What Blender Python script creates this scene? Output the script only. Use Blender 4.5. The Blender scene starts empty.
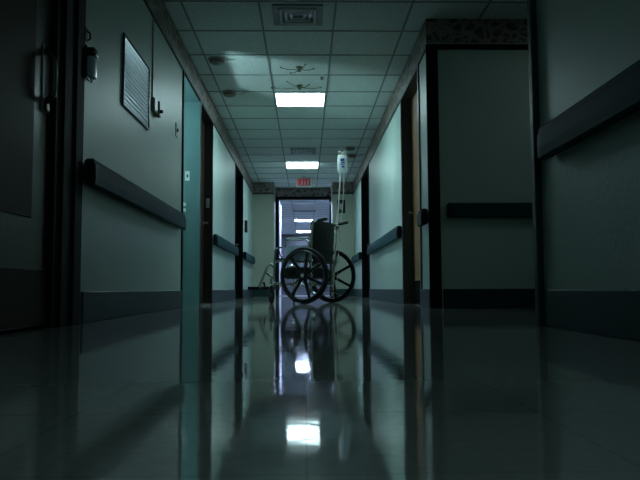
import bpy, bmesh, math, random
from mathutils import Vector, Matrix
random.seed(7)
C = bpy.context.scene.collection
sc = bpy.context.scene
PI = math.pi

# ------------------------------------------------------------------ camera
cam = bpy.data.cameras.new('camera'); co = bpy.data.objects.new('camera', cam); C.objects.link(co)
cam.sensor_width = 36; cam.lens = 673.3/640*36; cam.clip_start = .02; cam.clip_end = 100
co.matrix_world = (Matrix.Translation((0, 0, .1646)) @ Matrix.Rotation(-.0213, 4, 'Z')
                   @ Matrix.Rotation(PI/2+.072, 4, 'X') @ Matrix.Rotation(-.0054, 4, 'Z'))
cam.dof.use_dof = True; cam.dof.focus_distance = 7.3; cam.dof.aperture_fstop = 22
sc.camera = co
# ------------------------------------------------------------------ world, exposure
w = bpy.data.worlds.new('world'); sc.world = w; w.use_nodes = True
w.node_tree.nodes['Background'].inputs[0].default_value = (.25, .5, .5, 1)
w.node_tree.nodes['Background'].inputs[1].default_value = .002
sc.view_settings.view_transform = 'Standard'; sc.view_settings.look = 'None'
sc.view_settings.gamma = 1; sc.view_settings.use_curve_mapping = False
sc.view_settings.exposure = .12
LAMP = 330                        # lamp of the side room on the left
PANEL = (.66, .95, 1.0)          # light of the corridor's ceiling panels
S1, S2, S3 = 2.6, 2.0, 12.0       # strengths of nearest panel, second panel, panels beyond the doorway

# ------------------------------------------------------------------ materials
def mat(name, col, rough=.5, metal=0, spec=.5, noise=0, nscale=8, bump=0, bscale=40, stretch=None, emit=None, es=0, trans=0, coat=0):
    m = bpy.data.materials.new(name); m.use_nodes = True
    nt = m.node_tree; b = nt.nodes['Principled BSDF']
    b.inputs['Base Color'].default_value = (*col, 1); b.inputs['Roughness'].default_value = rough
    b.inputs['Metallic'].default_value = metal; b.inputs['Specular IOR Level'].default_value = spec
    b.inputs['Transmission Weight'].default_value = trans; b.inputs['Coat Weight'].default_value = coat
    if emit:
        b.inputs['Emission Color'].default_value = (*emit, 1); b.inputs['Emission Strength'].default_value = es
    tc = nt.nodes.new('ShaderNodeTexCoord'); mp = nt.nodes.new('ShaderNodeMapping')
    nt.links.new(tc.outputs['Object'], mp.inputs[0])
    if stretch: mp.inputs['Scale'].default_value = stretch
    n = nt.nodes.new('ShaderNodeTexNoise'); n.inputs['Scale'].default_value = nscale; n.inputs['Detail'].default_value = 4
    nt.links.new(mp.outputs[0], n.inputs[0])
    mx = nt.nodes.new('ShaderNodeMix'); mx.data_type = 'RGBA'
    mx.inputs[6].default_value = (*[c*(1-noise) for c in col], 1); mx.inputs[7].default_value = (*[min(1, c*(1+noise)) for c in col], 1)
    nt.links.new(n.outputs[0], mx.inputs[0]); nt.links.new(mx.outputs[2], b.inputs['Base Color'])
    if bump:
        n2 = nt.nodes.new('ShaderNodeTexNoise'); n2.inputs['Scale'].default_value = bscale; n2.inputs['Detail'].default_value = 3
        nt.links.new(mp.outputs[0], n2.inputs[0])
        bp = nt.nodes.new('ShaderNodeBump'); bp.inputs['Strength'].default_value = bump; bp.inputs['Distance'].default_value = .01
        nt.links.new(n2.outputs[0], bp.inputs['Height']); nt.links.new(bp.outputs[0], b.inputs['Normal'])
    return m

M = {}
M['wall'] = mat('painted_wall', (.41, .56, .50), .45, noise=.05, nscale=2.5, bump=.12, bscale=60)
M['far_wall'] = mat('far_wall_paint', (.36, .41, .33), .5, noise=.05, nscale=2.5, bump=.1, bscale=60)
M['rail'] = mat('rail_vinyl', (.006, .058, .066), .55, spec=.05, noise=.1, bump=.1, bscale=200)
M['rail_cap'] = mat('rail_end_vinyl', (.010, .022, .025), .55, spec=.15, noise=.1)
M['base'] = mat('baseboard_vinyl', (.018, .050, .050), .45, spec=.2, noise=.12, nscale=5)
M['black'] = mat('dark_painted_steel', (.006, .007, .008), .65, spec=.08, noise=.15)
M['jamb'] = mat('teal_painted_jamb', (.11, .21, .215), .4, spec=.2, noise=.05)
M['brown_frame'] = mat('brown_painted_frame', (.022, .018, .015), .45, noise=.15)
M['trim'] = mat('dark_trim', (.03, .04, .036), .45, noise=.15)
M['grid'] = mat('ceiling_grid_metal', (.22, .27, .26), .5)
M['white_metal'] = mat('white_metal', (.55, .6, .58), .4)
M['grey_plastic'] = mat('grey_plastic', (.38, .39, .36), .45, noise=.05)
M['beige_plastic'] = mat('beige_plastic', (.62, .59, .52), .45, noise=.05)
M['dark_plastic'] = mat('dark_plastic', (.012, .014, .016), .35)
M['clear_plastic'] = mat('milky_plastic', (.6, .7, .78), .25, noise=.1)
M['steel'] = mat('brushed_steel', (.45, .45, .43), .3, metal=1, noise=.08, nscale=30)
M['chrome'] = mat('chrome', (.75, .78, .78), .12, metal=1)
M['tyre'] = mat('black_rubber', (.012, .012, .013), .55, bump=.2, bscale=200)
M['mag'] = mat('black_moulded_plastic', (.008, .009, .010), .5, spec=.2)
M['vinyl'] = mat('black_vinyl', (.008, .009, .010), .45, spec=.25, bump=.5, bscale=25)
M['arm_pad'] = mat('grey_vinyl_pad', (.42, .46, .48), .3, bump=.2, bscale=60)
M['skirt'] = mat('pale_metal_guard', (.34, .42, .50), .3, metal=.2, noise=.1)
M['door_dim'] = mat('dark_hall_door', (.02, .02, .02), .45)
M['door_grey'] = mat('grey_laminate', (.040, .030, .020), .55, spec=.1, noise=.15, nscale=3)
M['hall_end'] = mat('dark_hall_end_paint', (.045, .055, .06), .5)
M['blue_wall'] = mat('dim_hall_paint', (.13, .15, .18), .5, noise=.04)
M['art'] = mat('dark_print', (.05, .06, .05), .2, noise=.6, nscale=40)
M['bag_print'] = mat('blue_ink', (.05, .12, .55), .4)
M['tube'] = mat('clear_tube', (.75, .72, .70), .2)
M['pole'] = mat('pole_steel', (.85, .78, .76), .4, metal=0)
M['sprinkler'] = mat('aged_brass', (.16, .18, .12), .4, metal=.5)
M['detector'] = mat('detector_plastic', (.16, .14, .11), .5)
M['black_gloss'] = mat('black_gloss', (.02, .022, .025), .12)

def bag_mat():
    m = mat('clear_fluid_bag', (.85, .98, .96), .25, trans=.0, spec=.6, noise=.05, nscale=20)
    m.node_tree.nodes['Principled BSDF'].inputs['IOR'].default_value = 1.2
    return m
M['bag'] = bag_mat(); _b = M['bag'].node_tree.nodes['Principled BSDF']; _b.inputs['Subsurface Weight'].default_value = .9; _b.inputs['Subsurface Radius'].default_value = (.05, .05, .05); _b.inputs['Subsurface Scale'].default_value = 1

def wood(name, a, b, rough=.35):
    m = mat(name, a, rough); nt = m.node_tree; bs = nt.nodes['Principled BSDF']
    tc = nt.nodes.new('ShaderNodeTexCoord'); mp = nt.nodes.new('ShaderNodeMapping'); mp.inputs['Scale'].default_value = (14, 14, 1.1)
    n = nt.nodes.new('ShaderNodeTexNoise'); n.inputs['Scale'].default_value = 3; n.inputs['Detail'].default_value = 6; n.inputs['Distortion'].default_value = .6
    r = nt.nodes.new('ShaderNodeValToRGB'); r.color_ramp.elements[0].color = (*a, 1); r.color_ramp.elements[1].color = (*b, 1)
    r.color_ramp.elements[0].position = .35; r.color_ramp.elements[1].position = .65
    nt.links.new(tc.outputs['Object'], mp.inputs[0]); nt.links.new(mp.outputs[0], n.inputs[0]); nt.links.new(n.outputs[0], r.inputs[0])
    nt.links.new(r.outputs[0], bs.inputs['Base Color'])
    return m
M['wood'] = wood('tan_wood', (.36, .20, .10), (.48, .29, .16))
M['dark_wood'] = wood('brown_wood', (.020, .012, .008), (.032, .020, .013))

def floor_mat():
    m = mat('polished_vinyl_tile', (.12, .15, .145), .10, spec=.18); nt = m.node_tree; bs = nt.nodes['Principled BSDF']
    tc = nt.nodes.new('ShaderNodeTexCoord')
    br = nt.nodes.new('ShaderNodeTexBrick'); br.offset = 0; br.inputs['Scale'].default_value = 1
    br.inputs['Brick Width'].default_value = .305; br.inputs['Row Height'].default_value = .305
    br.inputs['Mortar Size'].default_value = .0015; br.inputs['Mortar Smooth'].default_value = .3
    br.inputs['Color1'].default_value = (.30, .33, .31, 1); br.inputs['Color2'].default_value = (.27, .30, .285, 1)
    br.inputs['Mortar'].default_value = (.20, .23, .22, 1)
    nt.links.new(tc.outputs['Object'], br.inputs[0])
    n = nt.nodes.new('ShaderNodeTexNoise'); n.inputs['Scale'].default_value = 60; n.inputs['Detail'].default_value = 4
    nt.links.new(tc.outputs['Object'], n.inputs[0])
    mx = nt.nodes.new('ShaderNodeMix'); mx.data_type = 'RGBA'; mx.blend_type = 'MULTIPLY'; mx.inputs[0].default_value = .35
    nt.links.new(br.outputs[0], mx.inputs[6]); nt.links.new(n.outputs[0], mx.inputs[7]); nt.links.new(mx.outputs[2], bs.inputs['Base Color'])
    n2 = nt.nodes.new('ShaderNodeTexNoise'); n2.inputs['Scale'].default_value = 7; n2.inputs['Detail'].default_value = 4
    nt.links.new(tc.outputs['Object'], n2.inputs[0])
    bp = nt.nodes.new('ShaderNodeBump'); bp.inputs['Strength'].default_value = .09; bp.inputs['Distance'].default_value = .006
    nt.links.new(n2.outputs[0], bp.inputs['Height']); nt.links.new(bp.outputs[0], bs.inputs['Normal'])
    mr = nt.nodes.new('ShaderNodeMapRange'); mr.inputs[3].default_value = .02; mr.inputs[4].default_value = .09
    n3 = nt.nodes.new('ShaderNodeTexNoise'); n3.inputs['Scale'].default_value = 1.6; n3.inputs['Detail'].default_value = 5
    nt.links.new(tc.outputs['Object'], n3.inputs[0]); nt.links.new(n3.outputs[0], mr.inputs[0]); nt.links.new(mr.outputs[0], bs.inputs['Roughness'])
    return m
M['floor'] = floor_mat()

def tile_mat():                      # speckled acoustic ceiling tile
    m = mat('acoustic_tile', (.42, .50, .47), .85, bump=.5, bscale=90); nt = m.node_tree; bs = nt.nodes['Principled BSDF']
    tc = nt.nodes.new('ShaderNodeTexCoord'); n = nt.nodes.new('ShaderNodeTexNoise'); n.inputs['Scale'].default_value = 110; n.inputs['Detail'].default_value = 3
    r = nt.nodes.new('ShaderNodeValToRGB'); r.color_ramp.elements[0].position = .36; r.color_ramp.elements[1].position = .5
    r.color_ramp.elements[0].color = (.48, .56, .54, 1); r.color_ramp.elements[1].color = (.78, .87, .85, 1)
    nt.links.new(tc.outputs['Object'], n.inputs[0]); nt.links.new(n.outputs[0], r.inputs[0]); nt.links.new(r.outputs[0], bs.inputs['Base Color'])
    return m
M['tile'] = tile_mat()

def border_mat(name='scroll_border_paper', sc_=(1.5, 1.5, 1.5)):   # printed wallpaper border: scrolls and leaves
    m = mat(name, (.1, .09, .08), .5); nt = m.node_tree; bs = nt.nodes['Principled BSDF']
    tc = nt.nodes.new('ShaderNodeTexCoord'); mp = nt.nodes.new('ShaderNodeMapping'); nt.links.new(tc.outputs['Object'], mp.inputs[0])
    mp.inputs['Scale'].default_value = sc_
    v = nt.nodes.new('ShaderNodeTexVoronoi'); v.inputs['Scale'].default_value = 7; v.feature = 'DISTANCE_TO_EDGE'
    wv = nt.nodes.new('ShaderNodeTexWave'); wv.wave_type = 'RINGS'; wv.inputs['Scale'].default_value = 5; wv.inputs['Distortion'].default_value = 9; wv.inputs['Detail'].default_value = 2
    nt.links.new(mp.outputs[0], v.inputs[0]); nt.links.new(mp.outputs[0], wv.inputs[0])
    r = nt.nodes.new('ShaderNodeValToRGB'); r.color_ramp.elements[0].position = .03; r.color_ramp.elements[1].position = .14
    r.color_ramp.elements[0].color = (.26, .23, .20, 1); r.color_ramp.elements[1].color = (.085, .070, .06, 1)
    nt.links.new(v.outputs[0], r.inputs[0])
    mx = nt.nodes.new('ShaderNodeMix'); mx.data_type = 'RGBA'; mx.inputs[7].default_value = (.26, .24, .21, 1)
    mr = nt.nodes.new('ShaderNodeMapRange'); mr.inputs[1].default_value = .6; mr.inputs[2].default_value = .8; mr.inputs[4].default_value = .7
    nt.links.new(wv.outputs[1], mr.inputs[0]); nt.links.new(mr.outputs[0], mx.inputs[0]); nt.links.new(r.outputs[0], mx.inputs[6])
    nt.links.new(mx.outputs[2], bs.inputs['Base Color'])
    return m
M['border'] = border_mat()
M['border_long'] = border_mat('wide_scroll_border_paper', (1, .42, 1))

def emit_mat(name, col, s):
    m = bpy.data.materials.new(name); m.use_nodes = True; b = m.node_tree.nodes['Principled BSDF']
    b.inputs['Base Color'].default_value = (.8, .8, .8, 1); b.inputs['Emission Color'].default_value = (*col, 1); b.inputs['Emission Strength'].default_value = s
    return m

# ------------------------------------------------------------------ mesh helpers
def new(): return bmesh.new()
def box(bm, x0, y0, z0, x1, y1, z1, bev=0, seg=2):
    v = [bm.verts.new(p) for p in ((x0,y0,z0),(x1,y0,z0),(x1,y1,z0),(x0,y1,z0),(x0,y0,z1),(x1,y0,z1),(x1,y1,z1),(x0,y1,z1))]
    fs = [bm.faces.new([v[i] for i in f]) for f in ((0,3,2,1),(4,5,6,7),(0,1,5,4),(1,2,6,5),(2,3,7,6),(3,0,4,7))]
    if bev:
        es = list({e for f in fs for e in f.edges})
        bmesh.ops.bevel(bm, geom=es, offset=bev, segments=seg, affect='EDGES', profile=.5)
    return bm
def tube(bm, pts, r, seg=10, closed=False):
    pts = [Vector(p) for p in pts]; n = len(pts); rings = []
    prev = None
    for i, p in enumerate(pts):
        if closed: t = (pts[(i+1) % n]-pts[i-1]).normalized()
        else: t = (pts[min(i+1, n-1)]-pts[max(i-1, 0)]).normalized()
        a = prev if prev is not None else (Vector((0,0,1)) if abs(t.z) < .9 else Vector((1,0,0)))
        u = (a-t*a.dot(t)).normalized(); prev = u; v = t.cross(u)
        rr = r[i] if isinstance(r, (list, tuple)) else r
        rings.append([bm.verts.new(p+u*math.cos(k*2*PI/seg)*rr+v*math.sin(k*2*PI/seg)*rr) for k in range(seg)])
    for i in range(n if closed else n-1):
        A, B = rings[i], rings[(i+1) % n]
        for k in range(seg): bm.faces.new((A[k], A[(k+1) % seg], B[(k+1) % seg], B[k]))
    if not closed:
        bm.faces.new(rings[0][::-1]); bm.faces.new(rings[-1])
    return bm
def smooth_path(pts, rad=.05, n=5):     # rounds the corners of a polyline
    pts = [Vector(p) for p in pts]; out = [pts[0]]
    for i in range(1, len(pts)-1):
        a, b, c = pts[i-1], pts[i], pts[i+1]
        r = min(rad, (a-b).length*.45, (c-b).length*.45)
        p, q = b+(a-b).normalized()*r, b+(c-b).normalized()*r
        for k in range(n+1):
            t = k/n; out.append(p*(1-t)**2+b*2*t*(1-t)+q*t*t)
    out.append(pts[-1]); return out
def lathe(bm, prof, axis='Z', seg=24, c=(0,0,0)):   # prof: (radius, height)
    rings = []
    for r, h in prof:
        ring = []
        for k in range(seg):
            a = 2*PI*k/seg; x, y = r*math.cos(a), r*math.sin(a)
            p = {'Z': (x, y, h), 'Y': (x, h, y), 'X': (h, x, y)}[axis]
            ring.append(bm.verts.new(Vector(p)+Vector(c)))
        rings.append(ring)
    for A, B in zip(rings, rings[1:]):
        for k in range(seg): bm.faces.new((A[k], A[(k+1) % seg], B[(k+1) % seg], B[k]))
    bm.faces.new(rings[0][::-1]); bm.faces.new(rings[-1]); return bm
def prism(bm, poly, axis, a, b):        # extrude a 2D outline along an axis
    def P(u, v, t): return {'X': (t, u, v), 'Y': (u, t, v), 'Z': (u, v, t)}[axis]
    A = [bm.verts.new(P(u, v, a)) for u, v in poly]; B = [bm.verts.new(P(u, v, b)) for u, v in poly]
    n = len(poly)
    for k in range(n): bm.faces.new((A[k], A[(k+1) % n], B[(k+1) % n], B[k]))
    bm.faces.new(A[::-1]); bm.faces.new(B); return bm
def obj(name, bm, m, parent=None, smooth=False, at=None):
    bmesh.ops.recalc_face_normals(bm, faces=bm.faces)
    me = bpy.data.meshes.new(name); 
    if at is not None: bmesh.ops.translate(bm, verts=bm.verts, vec=-Vector(at))
    bm.to_mesh(me); bm.free()
    o = bpy.data.objects.new(name, me); C.objects.link(o)
    me.materials.append(m if not isinstance(m, str) else M[m])
    if smooth:
        for p in me.polygons: p.use_smooth = True
        try: me.set_sharp_from_angle(angle=math.radians(40))
        except Exception: pass
    if parent: o.parent = parent
    if at is not None: o.location = at
    return o
def thing(name, label, cat, loc=(0,0,0), rz=0, group=None):
    o = bpy.data.objects.new(name, None); C.objects.link(o); o.location = loc; o.rotation_euler = (0,0,rz)
    o.empty_display_size = .1
    o['label'] = label; o['category'] = cat
    if group: o['group'] = group
    return o
def tag(o, label, cat, group=None):
    o['label'] = label; o['category'] = cat
    if group: o['group'] = group
    return o
def struct(name, bm, m, parent=None, **k):
    o = obj(name, bm, m, parent, **k)
    if not parent: o['kind'] = 'structure'
    return o
def sroot(name, loc=(0,0,0)):
    o = bpy.data.objects.new(name, None); C.objects.link(o); o.location = loc; o['kind'] = 'structure'; return o
def dup(root, loc, label, rz=None):
    r = root.copy(); C.objects.link(r); r.location = loc; r['label'] = label
    if rz is not None: r.rotation_euler = (0,0,rz)
    for ch in list(root.children):
        c = ch.copy(); C.objects.link(c); c.parent = r
        for g in list(ch.children):
            d = g.copy(); C.objects.link(d); d.parent = c
    return r

# ------------------------------------------------------------------ the corridor
XL, XR, H, T = -1.118, 1.0225, 2.425, .18
Y0, YF, YD = -3.0, 14.2, 15.0      # back of the corridor, far wall, recessed doorway wall
YE = 28.0                          # end of the hall beyond the doorway
BH = .155                          # baseboard height
bd = 2.18                          # underside of wallpaper border
dh = 2.15                          # door opening height
XA = 3.3                           # depth of side passage on the right
YN, YP = 2.9, 5.5                  # side passage from YN to YP

bm = new(); box(bm, -3.6, Y0-.2, -.1, XA+.3, YE+.3, 0); struct('floor', bm, 'floor')
bm = new(); box(bm, -3.6, Y0-.2, H, XA+.3, YE+.3, H+.1); struct('ceiling', bm, 'tile')
# ceiling grid of metal T bars
bm = new()
g = .009
for X in (-.363-.61, -.363, .247, .857):
    box(bm, X-g, Y0, H-.006, X+g, YD-.2, H)
    box(bm, X-g, YD+.2, H-.006, X+g, YE, H)
for X in (1.467, 2.077, 2.687): box(bm, X-g, YN, H-.006, X+g, YP, H)
k = -14
while 5.77+k*.61 < YE:
    y = 5.77+k*.61
    if y > Y0: box(bm, XL, y-g, H-.0055, XR if not (YN < y < YP) else XA, y+g, H-.0003)
    k += 1
struct('trim_1', bm, 'grid')

def along(bm, x0, x1, y0, y1, openings, h=H):      # wall along Y with door openings
    y = y0
    for a, b in openings:
        box(bm, x0, y, 0, x1, a, h); box(bm, x0, a, dh, x1, b, h); y = b
    box(bm, x0, y, 0, x1, y1, h); return bm
LO = [(1.5, 3.0), (6.08, 7.03), (7.09, 7.99), (10.68, 11.85)]
RO = [(5.94, 6.98), (10.77, 12.09)]
bm = along(new(), XL-T, XL, Y0, YF, LO); struct('wall_left', bm, 'wall')
bm = new(); box(bm, XR, Y0, 0, XR+T, YN, H); box(bm, XR+T, YN-T, 0, XA, YN, H); struct('wall_right', bm, 'wall')
bm = along(new(), XR, XR+T, YP, YF, RO); box(bm, XR+T, YP, 0, XA, YP+T, H); struct('wall_right_far', bm, 'wall')
bm = new(); box(bm, XA, YN-T, 0, XA+T, YP+T, H); struct('wall_side_passage', bm, 'wall')
bm = new(); box(bm, XL-T, Y0-T, 0, XR+T, Y0, H); struct('wall_back', bm, 'wall')
# far wall: side panels at YF, recessed doorway wall at YD
DX0, DX1, DT = -.600, .532, 2.17
bm = new()
box(bm, XL-T, YF, 0, -.67, YD+.16, H); box(bm, .57, YF, 0, XR+T, YD+.16, H)
box(bm, -.67, YD, 0, DX0-.03, YD+.16, H); box(bm, DX1+.02, YD, 0, .57, YD+.16, H)
box(bm, DX0-.03, YD, DT, DX1+.02, YD+.16, H)
struct('wall_far', bm, 'far_wall')
# hall beyond the doorway
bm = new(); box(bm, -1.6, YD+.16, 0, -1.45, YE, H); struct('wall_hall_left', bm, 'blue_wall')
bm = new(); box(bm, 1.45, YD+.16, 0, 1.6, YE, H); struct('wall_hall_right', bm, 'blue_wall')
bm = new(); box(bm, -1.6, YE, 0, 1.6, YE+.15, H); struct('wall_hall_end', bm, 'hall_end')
# room behind the open doorway on the left
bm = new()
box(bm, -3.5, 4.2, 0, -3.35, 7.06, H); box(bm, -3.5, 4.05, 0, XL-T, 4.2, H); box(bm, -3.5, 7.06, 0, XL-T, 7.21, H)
struct('wall_side_room', bm, mat('low_bounce_room_wall', (.10, .14, .14), .6, noise=.05))  # unseen walls darkened so lamp bounce stays off the jamb's lower part

# baseboards
def baseboard(name, segs):
    bm = new()
    for s in segs: box(bm, *s, bev=.003, seg=1)
    return struct(name, bm, 'base')
e = .012
baseboard('baseboard_left', [(XL, a, .0, XL+e, b, BH) for a, b in ((Y0, 1.42), (3.38, 6.05), (8.03, 10.63), (11.9, YF))])
baseboard('baseboard_right', [(XR-e, Y0, .0, XR, YN-.03, BH)])
baseboard('baseboard_right_far', [(XR-e, a, .0, XR, b, BH) for a, b in ((YP+.02, 5.89), (7.01, 10.72), (12.14, YF))])
baseboard('baseboard_side_passage', [(XR+.1, YP-e, .0, XA, YP, BH)])
baseboard('baseboard_far', [(XL+e, YF-e, .0, -.68, YF, BH), (.58, YF-e, .0, XR-e, YF, BH)])

# wallpaper border with dark moulding under it
def border(name, segs, m='border'):
    bm = new()
    for s in segs: box(bm, *s)
    return struct(name, bm, m)
bt = .006
border('trim_2', [(XL, Y0, bd, XL+bt, YF, H-.001)], 'border_long')
border('trim_3', [(XR-bt, YP, bd, XR, YF, H-.001)], 'border_long')
border('trim_11', [(XR-bt, YP-bt, bd, XA, YP, H-.001)])
border('trim_4', [(XL+bt, YF-bt, bd+.02, -.67, YF, H-.001), (.57, YF-bt, bd+.02, XR-bt, YF, H-.001), (-.67, YD-bt, bd+.03, .57, YD, H-.001)])
border('trim_5', [(XR-bt, Y0, bd, XR, YN-.03, H-.001)])
bm = new()
box(bm, XL, Y0, bd-.02, XL+.014, YF, bd); box(bm, XR-.014, YP, bd-.02, XR, YF, bd)
box(bm, XL+.014, YF-.03, bd-.015, -.67, YF, bd+.02); box(bm, .57, YF-.03, bd-.015, XR-.014, YF, bd+.02)
struct('trim_6', bm, 'trim')
# pale bead and dark frame of the side passage wall
bm = new(); box(bm, XR-.01, YP-.012, bd+.022, XA, YP-bt, bd+.03); struct('trim_7', bm, 'white_metal')
bm = new()
box(bm, XR-.012, YP-.03, 0, XR+.085, YP, bd+.02, .004, 1); box(bm, XR+.085, YP-.03, bd-.02, XA, YP, bd+.02, .004, 1)
struct('trim_8', bm, 'black')
# metal corner posts: end of the near right wall, and wide dark post on the left
bm = new(); box(bm, XR-.028, YN-.03, 0, XR+T, YN+.02, H, .006, 2); struct('trim_9', bm, 'base')
bm = new()
box(bm, XL, 3.0, 0, XL+.012, 3.34, H, .004, 2); box(bm, XL+.012, 3.04, 0, XL+.022, 3.10, H, .004, 1); box(bm, XL+.012, 3.20, 0, XL+.022, 3.25, H, .004, 1)
struct('trim_10', bm, 'black')
# doorway frame at the far end
bm = new()
box(bm, DX0-.07, YD-.03, 0, DX0, YD+.18, DT+.05, .005, 1); box(bm, DX1, YD-.03, 0, DX1+.06, YD+.18, DT+.05, .005, 1)
box(bm, DX0, YD-.03, DT, DX1, YD+.18, DT+.05, .005, 1)
fr = struct('door_6', bm, 'black')
bm = new(); box(bm, DX0-.035, YD+.19, .01, DX0+.01, YD+1.2, DT-.01, .002, 1); lf = obj('door_leaf', bm, mat('white_door', (.8, .84, .9), .4), fr)
bm = new(); box(bm, DX0+.01, YD+1.08, .95, DX0+.05, YD+1.10, .98); box(bm, DX0+.04, YD+.98, .955, DX0+.05, YD+1.10, .975); obj('door_handle', bm, 'steel', lf)
bm = new(); box(bm, DX0, YF+.0-.0+.82, 0, DX1, YD+.16, .012, .003, 1); obj('threshold', bm, 'steel', fr)

# ------------------------------------------------------------------ doors of the corridor (door_n > frame, leaf, handle)
def frame_bm(side, y0, y1, wdt=.05, proud=.012, depth=T):
    x = XL if side < 0 else XR
    s = -side       # towards the corridor
    bm = new()
    xa, xb = sorted((x+s*proud, x-s*depth))
    box(bm, xa, y0-wdt, 0, xb, y0+.002, dh+.0); box(bm, xa, y1-.002, 0, xb, y1+wdt, dh+.0); box(bm, xa, y0-wdt, dh-.002, xb, y1+wdt, dh+.03)
    return bm
def lever(parent, x, y, z, s, m='steel', d=1):     # s: out of the leaf, d: lever direction along Y
    bm = new(); lathe(bm, [(.001, 0), (.028, 0), (.028, .008), (.001, .009)], 'X', 20)
    bmesh.ops.scale(bm, vec=(s, 1, 1), verts=bm.verts)
    tube(bm, smooth_path([(0, 0, 0), (s*.055, 0, 0), (s*.058, d*.11, 0)], .015), .009, 10)
    return _place(obj('door_handle', bm, m, parent, smooth=True), (x, y, z))
def _place(o, loc): o.location = loc; return o

M['old_steel'] = mat('tarnished_steel', (.10, .10, .095), .4, metal=.9, noise=.2)
# door_1: near left, seen almost edge on
d = sroot('door_1')
bm = new(); box(bm, XL-.06, 1.53, .012, XL-.015, 2.97, dh-.01, .003, 1); obj('door_leaf', bm, 'dark_wood', d)
bm = new(); box(bm, XL-.016, 1.6, .46, XL-.009, 2.78, 1.95, .002, 1); obj('door_panel', bm, 'door_grey', d)['label'] = 'grey laminate panel'
bm = new(); box(bm, XL-.016, 1.55, .02, XL-.010, 2.95, .25, .002, 1); obj('kick_plate', bm, 'door_grey', d)['label'] = 'grey kick plate'
bm = new(); box(bm, XL-T, 1.45, 0, XL+.01, 1.53, dh); box(bm, XL-T, 1.45, dh-.01, XL+.01, 3.0, dh+.04); box(bm, XL-T, 2.97, 0, XL+.01, 3.0, dh); obj('door_frame', bm, 'black', d)
bm = new(); box(bm, XL-.016, 2.865, .93, XL-.010, 2.935, 1.225, .003, 2); pl = obj('pull_plate', bm, M['old_steel'], d)
bm = new(); tube(bm, smooth_path([(XL-.012, 2.90, .98), (XL+.025, 2.895, 1.0), (XL+.03, 2.89, 1.08), (XL+.025, 2.89, 1.17), (XL-.012, 2.90, 1.21)], .04, 6), .0125, 12)
obj('pull_handle', bm, 'old_steel', pl, smooth=True)
bm = new(); lathe(bm, [(.001, 0), (.017, 0), (.017, .012), (.001, .013)], 'X', 20); _place(obj('lock_cylinder', bm, 'old_steel', pl, smooth=True), (XL-.011, 2.90, .955))

# door_2: open doorway with teal jamb
d = sroot('door_2')
bm = frame_bm(-1, 6.08, 7.03, .03); obj('door_frame', bm, 'black', d)
bm = new(); box(bm, XL-T, 7.022, 0, XL+.012, 7.029, dh-.002); box(bm, XL-T, 6.085, dh-.008, XL+.0, 7.022, dh-.002); jm = obj('jamb', bm, 'jamb', d); jm['label'] = 'teal lit door jamb'
bm = new(); box(bm, -1.262, 7.018, 1.30, -1.215, 7.0215, 1.40, .001, 1); sp = obj('strike_plate', bm, 'white_metal', jm)
bm = new(); box(bm, -1.245, 7.0165, 1.335, -1.228, 7.0182, 1.365); obj('latch_hole', bm, 'dark_plastic', sp)
for zz in (1.035, .975):
    bm = new(); box(bm, -1.275, 7.018, zz, -1.25, 7.0215, zz+.032); obj('strike_plate', bm, 'white_metal', jm)
# door_3: closed brown door beside it
def closed_door(n, side, y0, y1, recess, leaf, frame, kick=None, handle_far=True, hz=.94):
    x = XL if side < 0 else XR; s = -side
    d = sroot(n)
    obj('door_frame', frame_bm(side, y0, y1, .03 if n == 'door_3' else .05), frame, d)
    xa, xb = sorted((x-s*recess, x-s*(recess+.045)))
    bm = new(); box(bm, xa, y0+.004, .01, xb, y1-.004, dh-.004, .002, 1); lf = obj('door_leaf', bm, leaf, d)
    if kick:
        xk = sorted((x-s*recess, x-s*(recess-.003)))
        bm = new(); box(bm, xk[0], y0+.03, .02, xk[1], y1-.03, .24, .001, 1); obj('kick_plate', bm, kick, lf)
    lever(lf, x-s*recess, y1-.07 if handle_far else y0+.07, hz, s, 'steel', -1 if handle_far else 1)
    return d
d3 = closed_door('door_3', -1, 7.09, 7.99, .09, 'dark_wood', 'brown_frame')
bm = new(); box(bm, XL-.065, 7.982, 1.13, XL-.025, 7.987, 1.24, .001, 1); obj('strike_plate', bm, 'grey_plastic', d3)
closed_door('door_4', -1, 10.68, 11.85, .12, 'dark_wood', 'black')
closed_door('door_5', 1, 5.94, 6.98, .10, 'wood', 'trim', kick='black')
closed_door('door_7', 1, 10.77, 12.09, .13, 'dark_wood', 'black')

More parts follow.
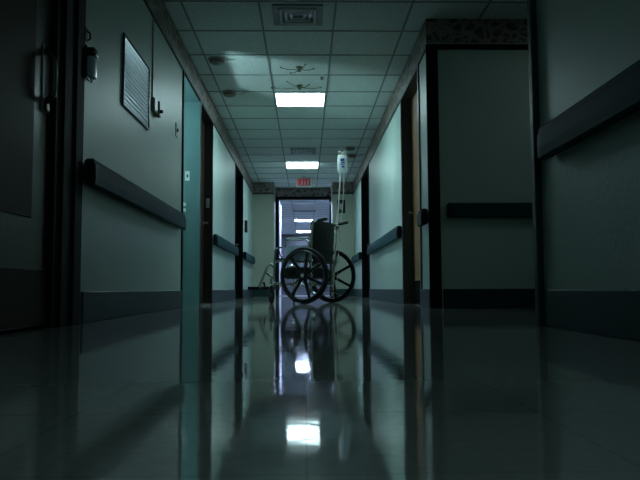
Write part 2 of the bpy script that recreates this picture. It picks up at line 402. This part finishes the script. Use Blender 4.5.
# ------------------------------------------------------------------ handrails
def handrail(x, y0, y1, s, label, axis='Y', caps=(1, 1)):
    # s: +1 sticks out towards +X (left wall); for axis 'X' it sticks out towards -Y
    z0, z1 = (.688, .824) if axis == 'Y' else (.735, .858)
    prof = [(.012, z0+.012), (.03, z0), (.056, z0), (.064, z0+.008), (.066, z0+.05), (.064, z1-.030), (.058, z1-.024), (.058, z1-.008), (.050, z1), (.022, z1), (.012, z1-.01)]
    root = thing('handrail', label, 'handrail', ((x, (y0+y1)/2, 0) if axis == 'Y' else ((y0+y1)/2, x, 0)))
    L = (y1-y0)/2
    def mk(a, b, pr):
        bm = new(); prism(bm, [(u*s, v) for u, v in pr], 'Y', a, b)
        if axis == 'X': bmesh.ops.rotate(bm, verts=bm.verts, matrix=Matrix.Rotation(-PI/2, 3, 'Z'))
        return bm
    cl = .05
    obj('rail', mk(-L+cl, L-cl, prof), 'rail', root)
    for a in (-1, 1):
        bm = new(); 
        A = [(u*s, v) for u, v in prof]
        zc = (z0+z1)/2
        Bq = [(u*s*.86, zc+(v-zc)*.9) for u, v in prof]
        y_in, y_out = a*(L-cl), a*L
        ra = [bm.verts.new((u, y_in, v)) for u, v in A]; rm = [bm.verts.new((u, a*(L-.012), v)) for u, v in A]; rb = [bm.verts.new((u, y_out, v)) for u, v in Bq]
        n = len(A)
        for R0, R1 in ((ra, rm), (rm, rb)):
            for k in range(n): bm.faces.new((R0[k], R0[(k+1) % n], R1[(k+1) % n], R1[k]))
        bm.faces.new(rb); bm.faces.new(ra[::-1])
        if axis == 'X': bmesh.ops.rotate(bm, verts=bm.verts, matrix=Matrix.Rotation(-PI/2, 3, 'Z'))
        obj('end_cap', bm, 'rail_cap', root)
    nb = max(2, int((y1-y0)/.8)+1)
    for i in range(nb):
        t = -L+.12+(2*L-.24)*i/(nb-1)
        bm = new(); box(bm, min(0, s*.014), t-.02, z0+.03, max(0, s*.02), t+.02, z0+.11)
        tube(bm, [(s*.035, t, z0+.006), (s*.045, t, z0-.006)], .006, 8)
        if axis == 'X': bmesh.ops.rotate(bm, verts=bm.verts, matrix=Matrix.Rotation(-PI/2, 3, 'Z'))
        obj('bracket', bm, 'rail_cap', root)
    return root
handrail(XL, 3.36, 5.95, 1, 'long dark teal handrail nearest on the left wall, below the metal panel')
handrail(XL, 8.06, 10.6, 1, 'teal handrail on the left wall between the brown door and the next dark door')
handrail(XL, 11.95, 14.1, 1, 'short distant teal handrail on the left wall nearest the far end')
handrail(XR, .3, 2.74, -1, 'big dark handrail on the near right wall at the picture edge')
handrail(XR, 5.53, 5.75, -1, 'very short handrail stub between the corner and the tan door')
handrail(XR, 7.05, 10.5, -1, 'long teal handrail on the bright right wall beyond the tan door')
handrail(XR, 12.16, 14.1, -1, 'distant teal handrail on the right wall beyond the last dark door')
handrail(YP, XR+.14, XA-.3, 1, 'nearly black handrail across the shadowed wall facing the camera', axis='X')

# ------------------------------------------------------------------ ceiling fixtures
def panel(x, y, m, label, em, wx=.56, wy=.56, drop=0):
    t = thing('ceiling_light', label, 'ceiling light', (x, y, H-.012))
    bm = new()
    a, b = wx/2, wy/2
    for s in ((-a-.012, -b-.012, 0, a+.012, -b, .012), (-a-.012, b, 0, a+.012, b+.012, .012), (-a-.012, -b, 0, -a, b, .012), (a, -b, 0, a+.012, b, .012)):
        box(bm, *s)
    obj('frame', bm, 'white_metal', t)
    bm = new(); box(bm, -a, -b, .002-drop, a, b, .011); obj('diffuser', bm, em, t)
    return t
E1 = emit_mat('panel_glow', PANEL, S1*10); E2 = emit_mat('panel_glow_second', PANEL, S2*10); E3 = emit_mat('panel_glow_hall', (.50, .62, 1), S3*10)
cx = -.058
panel(cx, 7.905, None, 'lit square ceiling panel nearest the camera, above the wheelchair', E1, wy=.53, drop=.004)
panel(cx, 12.175, None, 'second lit ceiling panel, in front of the exit sign', E2, drop=.01)
panel(cx, 22.2, None, 'lit ceiling panel in the hall seen through the far doorway, nearer one', E3)
panel(cx, 26.6, None, 'most distant lit ceiling panel in the hall beyond the far doorway', E3)
panel(cx-.0, 16.2, None, 'unseen lit ceiling panel added just past the far doorway to brighten the hall, hidden above its frame', E3)  # added out of view to brighten the hall ceiling

def vent(x, y, label, size=.5, group=None):     # square louvred diffuser
    t = thing('ceiling_vent', label, 'vent', (x, y, H-.014))
    a = size/2; bm = new()
    for s in ((-a, -a, 0, a, -a+.05, .014), (-a, a-.05, 0, a, a, .014), (-a, -a+.05, 0, -a+.05, a-.05, .014), (a-.05, -a+.05, 0, a, a-.05, .014)):
        box(bm, *s, bev=.003, seg=1)
    obj('frame', bm, 'grid', t)
    bm = new(); box(bm, -a+.05, -a+.05, .0125, a-.05, a-.05, .0138); obj('backing', bm, 'dark_plastic', t)
    n = 3
    for i in range(n):
        r = (a-.075)*(1-i/n)+.01; bm = new()
        for (sx, sy) in ((0, -1), (0, 1), (-1, 0), (1, 0)):
            if sx == 0: box(bm, -r, sy*r-.009, -.008+i*.003, r, sy*r+.009, .010)
            else: box(bm, sx*r-.009, -r, -.008+i*.003, sx*r+.009, r, .010)
        obj('louver_ring', bm, 'white_metal', t)
    return t
vent(-.058, 5.42, 'square louvred air vent at the top of the picture', .41)
vent(-.04, 10.95, 'faint air vent between the two lit ceiling panels', .42)
panel(cx, -1.245, None, 'added unseen dim ceiling panel behind the camera, lighting the foreground', emit_mat('added_panel_glow', PANEL, 6))  # panel added out of view to brighten the near walls
panel(2.38, 4.245, None, 'added unseen dim ceiling panel in the side passage on the right, lighting the foreground', emit_mat('added_passage_glow', (.85, 1, 1), 1.3))  # added out of view, lifts the dark wall facing the camera
# unlit fixture in the hall
t = thing('ceiling_fixture', 'dark edged unlit ceiling fixture in the hall beyond the doorway', 'ceiling fixture', (-.03, 18.2, H-.06))
bm = new(); box(bm, -.30, -.75, 0, .30, .75, .06, .006, 1); obj('housing', bm, 'white_metal', t)
bm = new(); box(bm, -.31, .75, -.02, .31, .78, .06, .004, 1); obj('end_plate', bm, 'dark_plastic', t)

def detector(x, y, label, m='detector', r=.085, h=.05, arm=True):
    t = thing('smoke_detector', label, 'smoke detector', (x, y, H))
    bm = new(); lathe(bm, [(.001, 0), (r, 0), (r, -.016), (r*.95, -.02), (.001, -.02)], 'Z', 28); obj('base', bm, 'grey_plastic' if m != 'dark' else m, t, smooth=True)
    bm = new(); lathe(bm, [(.001, -.019), (r*.85, -.019), (r*.8, -h*.8), (r*.55, -h), (.001, -h-.002)], 'Z', 28); obj('cover', bm, m, t, smooth=True)
    bm = new(); tube(bm, [(r*.4, -.0, -h*.7), (r*1.3, -.01, -h*.55), (r*2.1, -.01, -.012)], .004, 6); obj('wire', bm, 'grey_plastic', t)
    return t
detector(-.87, 6.50, 'round detector on the ceiling near the left wall, nearer of two')
detector(-.87, 7.62, 'round detector near the left wall, level with the nearest lit panel')
detector(.72, 10.65, 'dark round detector on the ceiling above the drip bag')
detector(.79, 11.25, 'dark round detector behind the one above the drip bag')

def sprinkler(x, y, label, arms, r=.16):
    t = thing('ceiling_sprinkler', label, 'sprinkler', (x, y, H))
    bm = new(); lathe(bm, [(.001, 0), (.035, 0), (.034, -.008), (.014, -.014), (.012, -.035), (.022, -.040), (.022, -.046), (.001, -.05)], 'Z', 20); obj('body', bm, 'sprinkler', t, smooth=True)
    for a, l in arms:
        bm = new(); c, s = math.cos(math.radians(a)), math.sin(math.radians(a))
        tube(bm, smooth_path([(0, 0, -.025), (c*l*.6, s*l*.6, -.034), (c*l, s*l, -.012)], .03), .0035, 6)
        lathe(bm, [(.001, -.009), (.008, -.006), (.009, 0), (.006, .006), (.001, .009)], 'Z', 10, (c*l, s*l, -.012))
        obj('arm', bm, 'sprinkler', t)
    return t
sprinkler(-.06, 6.74, 'spidery four armed sprinkler on the ceiling before the lit panel', [(8, .15), (120, .18), (187, .19), (300, .13)])
sprinkler(-.06, 7.36, 'thin armed sprinkler right beside the nearest lit panel', [(170, .32), (10, .24), (232, .22), (330, .12)])
t = thing('sprinkler_head', 'tiny pendant sprinkler head right of the spidery ones', 'sprinkler', (.18, 7.08, H))
bm = new(); lathe(bm, [(.001, 0), (.022, 0), (.02, -.006), (.007, -.008), (.006, -.022), (.001, -.024)], 'Z', 16); obj('body', bm, 'sprinkler', t, smooth=True)
bm = new(); lathe(bm, [(.001, -.022), (.015, -.023), (.015, -.026), (.001, -.027)], 'Z', 16); obj('deflector', bm, 'sprinkler', t)

# ------------------------------------------------------------------ exit sign
t = thing('exit_sign', 'grey exit sign with red letters hanging before the far doorway', 'sign', (-.035, 13.5, 2.215))
bm = new(); box(bm, -.16, 0, 0, .16, .05, .19, .006, 2); obj('housing', bm, 'beige_plastic', t)
bm = new(); box(bm, -.135, -.004, .02, .135, .0, .17, .002, 1); obj('face', bm, mat('dim_sign_face', (.07, .035, .035), .4), t)
bm = new(); box(bm, -.03, .015, .19, .03, .035, H-2.215, .002, 1); obj('mount', bm, 'grey_plastic', t)
red = emit_mat('red_letters', (1, .16, .24), .22); red.node_tree.nodes['Principled BSDF'].inputs['Base Color'].default_value = (.5, .03, .04, 1)
def strokes(ch, x):
    w_, h_, s = .052, .11, .017; z = .04; bm = new()
    def b(a, c, d_, e_): box(bm, x+a, -.008, z+c, x+d_, -.004, z+e_)
    def diag(p, q):
        p, q = Vector((x+p[0], -.006, z+p[1])), Vector((x+q[0], -.006, z+q[1])); tube(bm, [p, q], s*.5, 4)
    if ch == 'E': b(0, 0, s, h_); b(s, 0, w_, s); b(s, h_-s, w_, h_); b(s, h_/2-s/2, w_*.85, h_/2+s/2)
    if ch == 'X': diag((s/2, 0), (w_-s/2, h_)); diag((w_-s/2, 0), (s/2, h_))
    if ch == 'I': b(.018, 0, .018+s, h_)
    if ch == 'T': b(0, h_-s, w_, h_); b(w_/2-s/2, 0, w_/2+s/2, h_-s)
    return bm
for ch, x in zip('EXIT', (-.125, -.063, -.004, .060)): obj('letter', strokes(ch, x), red, t)

# ------------------------------------------------------------------ fittings on the left wall
t = thing('soap_dispenser', 'slim dispenser with black top high on the near left wall', 'dispenser', (XL, 3.40, 1.245))
bm = new(); box(bm, 0, -.03, -.005, .008, .04, .165, .003, 2); obj('back_plate', bm, 'dark_plastic', t)
bm = new(); box(bm, .008, -.03, 0, .045, .035, .11, .010, 3); obj('bottle', bm, 'clear_plastic', t, smooth=True)
bm = new(); box(bm, .008, -.032, .11, .048, .037, .155, .010, 3); obj('lid', bm, 'black_gloss', t, smooth=True)
bm = new(); tube(bm, [(.026, 0, 0), (.026, 0, -.025)], .006, 8); obj('nozzle', bm, 'clear_plastic', t)
t = thing('wall_hook', 'small dark hook on the near left wall above the dispenser', 'hook', (XL, 3.37, 1.46))
bm = new(); box(bm, 0, -.02, -.03, .008, .02, .04, .003, 1); obj('plate', bm, 'dark_plastic', t)
bm = new(); tube(bm, smooth_path([(.004, 0, .02), (.022, 0, .012), (.026, 0, -.02), (.014, 0, -.028)], .012), .005, 8); obj('hook', bm, 'dark_plastic', t)

t = thing('wall_panel', 'silver framed rectangular panel with slanting bright streaks on left wall', 'wall panel', (XL, 4.39, 1.29))
bm = new()
w_, h_ = .335, .45
for s in ((0, -w_, 0, .024, w_, .012), (0, -w_, h_-.012, .024, w_, h_), (0, -w_, .012, .024, -w_+.012, h_-.012), (0, w_-.012, .012, .024, w_, h_-.012)):
    box(bm, *s, bev=.003, seg=1)
obj('frame', bm, mat('pewter_frame', (.12, .14, .15), .35, metal=.6), t)
M['panel_glass'] = mat('streaked_metal', (.34, .40, .46), .3, metal=.7, noise=.4, nscale=1, stretch=(1, 2.0, 60))  # stretched noise varies the tone in long thin bands
n = 15
me_bm = new()
for i in range(n):
    z = .012+(h_-.024)*i/n; dz = (h_-.024)/n
    poly = [(.004, z), (.010, z), (.019, z+dz*.55), (.010, z+dz), (.004, z+dz)]
    A = [me_bm.verts.new((u, -w_+.012, v)) for u, v in poly]; B = [me_bm.verts.new((u, w_-.012, v)) for u, v in poly]
    for k in range(5): me_bm.faces.new((A[k], A[(k+1) % 5], B[(k+1) % 5], B[k]))
    me_bm.faces.new(A[::-1]); me_bm.faces.new(B)
obj('ribbed_face', me_bm, 'panel_glass', t)
t.scale = (.6, 1, 1)

t = thing('conduit', 'thin vertical cable conduit running down to the wall box', 'conduit', (XL, 4.85, 1.56))
bm = new(); box(bm, 0, -.012, 0, .009, .012, bd-.02-1.56, .003, 1); obj('channel', bm, 'grey_plastic', t)
for z in (.15, .5):
    bm = new(); box(bm, 0, -.018, z, .012, .018, z+.02, .002, 1); obj('clip', bm, 'grey_plastic', t)
t = thing('wall_box', 'small beige wall box with a knob under the conduit', 'wall box', (XL, 4.88, 1.455))
bm = new(); box(bm, 0, -.06, 0, .03, .045, .10, .006, 2); obj('box', bm, 'beige_plastic', t)
bm = new(); box(bm, 0, .05, -.01, .04, .11, .105, .008, 2); obj('cover', bm, 'grey_plastic', t)
bm = new(); lathe(bm, [(.001, 0), (.014, 0), (.012, .02), (.001, .022)], 'X', 14, (.04, .075, .03)); obj('knob', bm, 'dark_plastic', t)
t = thing('light_switch', 'small grey switch plate beside the edge of the teal doorway', 'switch', (XL, 5.78, 1.48))
bm = new(); box(bm, 0, -.04, 0, .008, .04, .12, .003, 2); obj('plate', bm, 'grey_plastic', t)
bm = new(); box(bm, .008, -.008, .045, .018, .008, .075, .002, 1); obj('toggle', bm, 'dark_plastic', t)
t = thing('wall_phone', 'small dark wall unit on the left wall near the far end', 'wall unit', (XL, 12.35, 1.2))
bm = new(); box(bm, 0, -.05, 0, .05, .05, .22, .01, 2); obj('body', bm, 'dark_plastic', t)
bm = new(); box(bm, .05, -.04, .13, .054, .04, .19, .001, 1); obj('display', bm, 'grey_plastic', t)
# framed notice on the far wall
t = thing('framed_notice', 'small black framed picture on the far wall, right of doorway', 'picture', (.755, YF, 1.76))
bm = new()
for s in ((-.085, -.02, 0, .085, 0, .02), (-.085, -.02, .26, .085, 0, .28), (-.085, -.02, .02, -.065, 0, .26), (.065, -.02, .02, .085, 0, .26)): box(bm, *s)
obj('frame', bm, 'black', t)
bm = new(); box(bm, -.065, -.008, .02, .065, -.001, .26); obj('print', bm, 'art', t)
bm = new(); box(bm, -.035, -.010, .08, .035, -.008, .20); obj('mat_board', bm, 'grey_plastic', t)

# ------------------------------------------------------------------ side room's wall lamp (lights the open doorway)
t = thing('floor_lamp', 'uplighting lamp on a stand inside the side room behind the teal doorway', 'lamp', (-2.35, 5.65, 0))
bm = new(); lathe(bm, [(.001, 0), (.14, 0), (.14, .015), (.03, .03), (.012, .05), (.012, 1.02), (.001, 1.025)], 'Z', 24); obj('stand', bm, 'black', t, smooth=True)
bm = new(); lathe(bm, [(.001, 1.0), (.08, 1.005), (.14, 1.06), (.17, 1.20), (.175, 1.20), (.145, 1.055), (.085, .995), (.001, .99)], 'Z', 32); obj('lamp_shade', bm, 'white_metal', t, smooth=True)
bm = new(); lathe(bm, [(.001, 1.025), (.06, 1.035), (.11, 1.090), (.125, 1.150), (.11, 1.210), (.06, 1.260), (.001, 1.270)], 'Z', 20); obj('bulb', bm, emit_mat('side_room_glow', (.60, .96, 1), LAMP), t, smooth=True)

# ------------------------------------------------------------------ wheelchair (local +X forward, +Y its left side)
WA = math.radians(148)
wc = thing('wheelchair', 'empty black and chrome wheelchair standing alone in mid corridor', 'wheelchair', (.140, 7.455, 0), WA)
R = .305
def ring(bm, r, y, tr, seg=64, ts=10):
    tube(bm, [(r*math.cos(2*PI*k/seg), y, r*math.sin(2*PI*k/seg)) for k in range(seg)], tr, ts, closed=True)
def big_wheel(side):
    y = side*.30; o = side
    rim = new(); ring(rim, R-.030, 0, .011); ring(rim, R-.042, 0, .009)
    for k in range(7):
        a = math.radians(280 + 360/7*(k+.5)) if side > 0 else math.radians(360/7*k)
        ux, uz = math.cos(a), math.sin(a); px, pz = -uz, ux
        for (r0, r1, w0, w1, th) in ((.03, .27, .017, .011, .009),):
            vs = []
            for rr, ww, tt in ((r0, w0, .016), ((r0+r1)/2, (w0+w1)/2*.9, .010), (r1, w1*1.3, .009)):
                vs.append([rim.verts.new((ux*rr+px*s1*ww, s2*tt, uz*rr+pz*s1*ww)) for s1, s2 in ((-1,-1), (1,-1), (1,1), (-1,1))])
            for A, B in zip(vs, vs[1:]):
                for q in range(4): rim.faces.new((A[q], A[(q+1) % 4], B[(q+1) % 4], B[q]))
            rim.faces.new(vs[0][::-1]); rim.faces.new(vs[-1])
    w_ = obj('wheel', rim, 'mag', wc, smooth=True); w_.location = (0, y, R)
    bm = new(); ring(bm, R-.013, 0, .0128, 72, 12); obj('tyre', bm, 'tyre', w_, smooth=True)
    bm = new(); lathe(bm, [(.001, -.028), (.03, -.028), (.036, -.015), (.036, .015), (.026, .03), (.001, .031)], 'Y', 24); obj('hub', bm, 'mag', w_, smooth=True)
    bm = new(); lathe(bm, [(.001, 0), (.021, 0), (.018, side*.012), (.001, side*.013)], 'Y', 16, (0, side*.031, 0)); obj('axle_bolt', bm, 'beige_plastic', w_, smooth=True)
    bm = new(); ring(bm, R-.045, side*.034, .0085, 72, 10)
    for k in range(7):
        a = math.radians(360/7*k+12); tube(bm, [((R-.045)*math.cos(a), side*.034, (R-.045)*math.sin(a)), ((R-.045)*math.cos(a), side*.008, (R-.045)*math.sin(a))], .005, 6)
    obj('hand_rim', bm, M['hand_rim'], w_, smooth=True)
M['hand_rim'] = mat('dark_anodised_rim', (.05, .055, .055), .3, metal=.7)
for s in (1, -1): big_wheel(s)
# frame
tr = .013
for s in (1, -1):
    y = s*.23; bm = new()
    tube(bm, smooth_path([(-.04, y, .12), (-.04, y, .50), (-.06, y, .80), (-.065, y, .885), (-.225, y, .905)], .04), tr, 10)    # rear post bending to the grip
    tube(bm, smooth_path([(-.06, y, .47), (.38, y, .47), (.43, y, .46), (.43, y, .24)], .05), tr, 10)                 # seat rail and front post
    tube(bm, smooth_path([(-.06, y, .20), (.43, y, .22)], .03), tr, 10)                                             # lower rail
    tube(bm, [(-.06, y, R), (.0, y, R), (.05, y, .21)], .010, 8)
    tube(bm, [(0, y, R), (0, s*.27, R)], .012, 10)                                                                   # axle stub
    tube(bm, [(-.06, y, .13), (-.16, y, .09)], .010, 8)                                                              # tipping lever
    obj('side_frame', bm, 'chrome', wc, smooth=True)
    bm = new(); tube(bm, [(-.13, y, .891), (-.14, y, .893), (-.235, y, .906), (-.25, y, .908)], [.017, .021, .021, .015], 14); obj('push_grip', bm, 'tyre', wc, smooth=True)
    # desk style armrest: frame, pad, skirt guard
    bm = new(); ya = s*.245
    tube(bm, smooth_path([(-.03, ya, .46), (-.03, ya, .695), (.26, ya, .695), (.28, ya, .62), (.41, ya, .615), (.42, ya, .46)], .04), .010, 10)
    ar = obj('armrest', bm, 'chrome', wc, smooth=True)
    bm = new(); box(bm, -.02, ya-.022, .703, .25, ya+.022, .722, .010, 3); obj('arm_pad', bm, 'arm_pad', ar, smooth=True)
    bm = new(); box(bm, -.01, ya-.002, .49, .26, ya+.002, .635, .0015, 1); obj('skirt_guard', bm, 'skirt', ar)
    # caster
    bm = new(); xc = .475; yc = s*.23
    tube(bm, [(xc, yc, .28), (xc, yc, .205)], .014, 10)
    box(bm, xc-.035, yc-.024, .195, xc+.035, yc+.024, .21, .003, 1)
    for q in (-1, 1): prism(bm, [(xc-.03, .2), (xc+.03, .2), (xc+.0, .085), (xc-.03, .085)], 'Y', yc+q*.024-.002, yc+q*.024+.002)
    tube(bm, [(xc-.015, yc-.03, .1), (xc-.015, yc+.03, .1)], .006, 8)
    bmesh.ops.rotate(bm, verts=bm.verts, cent=(xc, yc, 0), matrix=Matrix.Rotation(s*.15-.85, 3, 'Z'))
    fk = obj('caster_fork', bm, 'chrome', wc)
    bm = new(); lathe(bm, [(.001, -.011), (.07, -.011), (.085, -.013), (.097, -.010), (.10, 0), (.097, .010), (.085, .013), (.07, .011), (.001, .011)], 'Y', 32, (xc-.015, yc, .10)); bmesh.ops.rotate(bm, verts=bm.verts, cent=(xc, yc, 0), matrix=Matrix.Rotation(s*.15-.85, 3, 'Z')); obj('caster_wheel', bm, 'tyre', fk, smooth=True)
    bm = new(); lathe(bm, [(.001, -.015), (.03, -.015), (.032, 0), (.03, .015), (.001, .015)], 'Y', 20, (xc-.015, yc, .10)); bmesh.ops.rotate(bm, verts=bm.verts, cent=(xc, yc, 0), matrix=Matrix.Rotation(s*.15-.85, 3, 'Z')); obj('caster_hub', bm, 'grey_plastic', fk, smooth=True)
    # footrest hanger and foot plate
    bm = new(); yh = s*.20
    tube(bm, smooth_path([(.43, s*.235, .40), (.50, yh, .44), (.55, yh, .41), (.63, yh, .25), (.66, yh, .185)], .05), .016, 10)
    tube(bm, smooth_path([(.43, s*.235, .28), (.50, yh, .30), (.58, yh, .35)], .03), .011, 8)
    hg = obj('footrest_hanger', bm, 'chrome', wc, smooth=True)
    bm = new(); prism(bm, [(.66, yh+s*.01), (.83, yh-s*.01), (.83, yh-s*.10), (.81, yh-s*.12), (.66, yh-s*.12)], 'Z', .155, .19); obj('foot_plate', bm, 'dark_plastic', hg)
    bm = new(); tube(bm, [(.67, yh, .185), (.655, yh-s*.04, .235), (.65, yh-s*.08, .235), (.67, yh-s*.12, .185)], .012, 8); obj('heel_loop', bm, 'tyre', hg)
    # wheel lock
    bm = new(); tube(bm, [(.30, s*.262, .48), (.33, s*.275, .55), (.345, s*.28, .61)], [.007, .007, .009], 8); tube(bm, [(.30, s*.262, .48), (.27, s*.29, .49)], .007, 8)
    obj('wheel_lock', bm, 'dark_plastic', wc)
# cross brace
for s in (1, -1):
    bm = new(); tube(bm, [(.17, s*.225, .215), (.17, -s*.225, .455)], .012, 10)
    obj('cross_brace', bm, 'chrome', wc)
bm = new(); tube(bm, [(.05, -.225, .215), (.05, .225, .215)], .008, 8); obj('cross_bar', bm, 'chrome', wc)
# seat: sagging vinyl sling
def sling(pa, n=10, sag=.03, th=.012, U=(-.23, .23), rows=8):
    bm = new(); top = []; bot = []
    for i in range(rows+1):
        for j in range(n+1):
            u = U[0]+(U[1]-U[0])*j/n; k = 1-(2*j/n-1)**2
            p, nrm = pa(i/rows, u, k*sag)
            top.append(bm.verts.new(p+nrm*th/2)); bot.append(bm.verts.new(p-nrm*th/2))
    W = n+1
    for i in range(rows):
        for j in range(n):
            a = i*W+j
            bm.faces.new((top[a], top[a+1], top[a+W+1], top[a+W])); bm.faces.new((bot[a], bot[a+W], bot[a+W+1], bot[a+1]))
    for i in range(rows):
        for j in (0, n):
            a = i*W+j; bm.faces.new((top[a], top[a+W], bot[a+W], bot[a]))
    for j in range(n):
        for i in (0, rows):
            a = i*W+j; bm.faces.new((top[a], top[a+1], bot[a+1], bot[a]))
    return bm
obj('seat', sling(lambda t, u, s: (Vector((-.03+.43*t, u, .492-s)), Vector((0,0,1))), sag=.025, th=.02), 'vinyl', wc, smooth=True)
obj('backrest', sling(lambda t, u, s: (Vector((-.035-(.028*max(0, (t-.1)))-s, u, .44+.455*t)), Vector((1,0,0))), sag=.035, th=.03, U=(-.232, .232)), 'vinyl', wc, smooth=True)
bm = new(); box(bm, .03, -.20, .27, .33, .20, .40, .03, 2); obj('under_seat_filler', bm, 'vinyl', wc)  # dark filler added to keep the chair's interior dark under the seat

# ------------------------------------------------------------------ drip pole fixed behind the chair, and the bag on it
def line(a, b, t): return tuple(a[i]+(b[i]-a[i])*t for i in range(3))
PB, PT = (.300, 7.66, .055), (.424, 7.66, 1.76)
t = thing('drip_pole', 'thin pale pole rising behind the wheelchair back, holding the bag', 'drip pole', PB)
rel = Vector(PT)-Vector(PB)
bm = new(); tube(bm, [(0,0,0), rel*.55], .0100, 10); obj('pole_tube', bm, 'pole', t, smooth=True)
bm = new(); tube(bm, [rel*.54, rel*.96], .0075, 10); obj('upper_tube', bm, 'pole', t, smooth=True)
bm = new(); 
tube(bm, smooth_path([rel*.955, rel*.955+Vector((-.01, 0, .05)), rel*.955+Vector((-.03, -.01, .06)), rel*.955+Vector((-.035, -.015, .035))], .015), .004, 8)
tube(bm, smooth_path([rel*.955, rel*.955+Vector((.02, 0, .05)), rel*.955+Vector((.045, 0, .055)), rel*.955+Vector((.05, 0, .03))], .015), .004, 8); obj('hook', bm, 'pole', t, smooth=True)
for f_ in (.24, .47):
    bm = new(); c = rel*f_; box(bm, c.x-.018, -.055, c.z-.02, c.x+.026, .018, c.z+.02, .005, 2); obj('clamp', bm, 'grey_plastic', t)
bm = new(); tube(bm, [rel*0, rel*.012], .013, 12); obj('foot_cap', bm, 'tyre', t)
# bag
bx_, by_, bz_ = .422, 7.622, 1.70
t = thing('drip_bag', 'clear fluid bag with blue print hanging from the pole top', 'drip bag', (bx_, by_, bz_-.22))
bm = new(); nu, nv = 12, 16; F = []; B_ = []
for i in range(nv+1):
    v = i/nv; z = .21*v; hw = .054*(1-.18*max(0, v-.85)/.15) * (1-.35*max(0, .08-v)/.08)
    for j in range(nu+1):
        u = 2*j/nu-1; th = .020*(1-abs(u)**2.5)*math.sin(PI*min(1, max(0, (v*.94+.03))))**.6*(1.15-.4*v)
        F.append(bm.verts.new((u*hw, -th-.0006, z))); B_.append(bm.verts.new((u*hw, th+.0006, z)))
W = nu+1
for i in range(nv):
    for j in range(nu):
        a = i*W+j; bm.faces.new((F[a], F[a+1], F[a+W+1], F[a+W])); bm.faces.new((B_[a], B_[a+W], B_[a+W+1], B_[a+1]))
for i in range(nv):
    for j in (0, nu):
        a = i*W+j; bm.faces.new((F[a], F[a+W], B_[a+W], B_[a]))
for j in range(nu):
    for i in (0, nv):
        a = i*W+j; bm.faces.new((F[a], F[a+1], B_[a+1], B_[a]))
obj('bag', bm, 'bag', t, smooth=True)
bm = new(); box(bm, -.02, -.002, .205, .02, .002, .232, .001, 1); obj('hanger_tab', bm, 'tube', t)
bm = new()
box(bm, -.022, -.026, .135, .022, -.0235, .165); box(bm, -.016, -.026, .11, .026, -.0235, .125); box(bm, -.022, -.026, .09, .012, -.0235, .10); box(bm, -.008, -.026, .06, .02, -.0235, .08)
obj('blue_label', bm, 'bag_print', t)
for x in (-.02, .018):
    bm = new(); tube(bm, [(x, 0, .005), (x, 0, -.035)], .006, 8); obj('port', bm, 'tube', t)
bm = new(); tube(bm, [(.018, 0, -.03), (.018, 0, -.04), (.018, 0, -.095), (.018, 0, -.105)], [.004, .010, .010, .004], 10); obj('drip_chamber', bm, 'tube', t, smooth=True)
bm = new()
tube(bm, smooth_path([(.018, 0, -.10), (.004, -.02, -.35), (-.035, -.035, -.66), (-.045, -.02, -.82), (-.062, -.03, -1.1), (-.075, -.02, -1.30)], .12), .0034, 8); obj('drip_line', bm, 'tube', t, smooth=True)
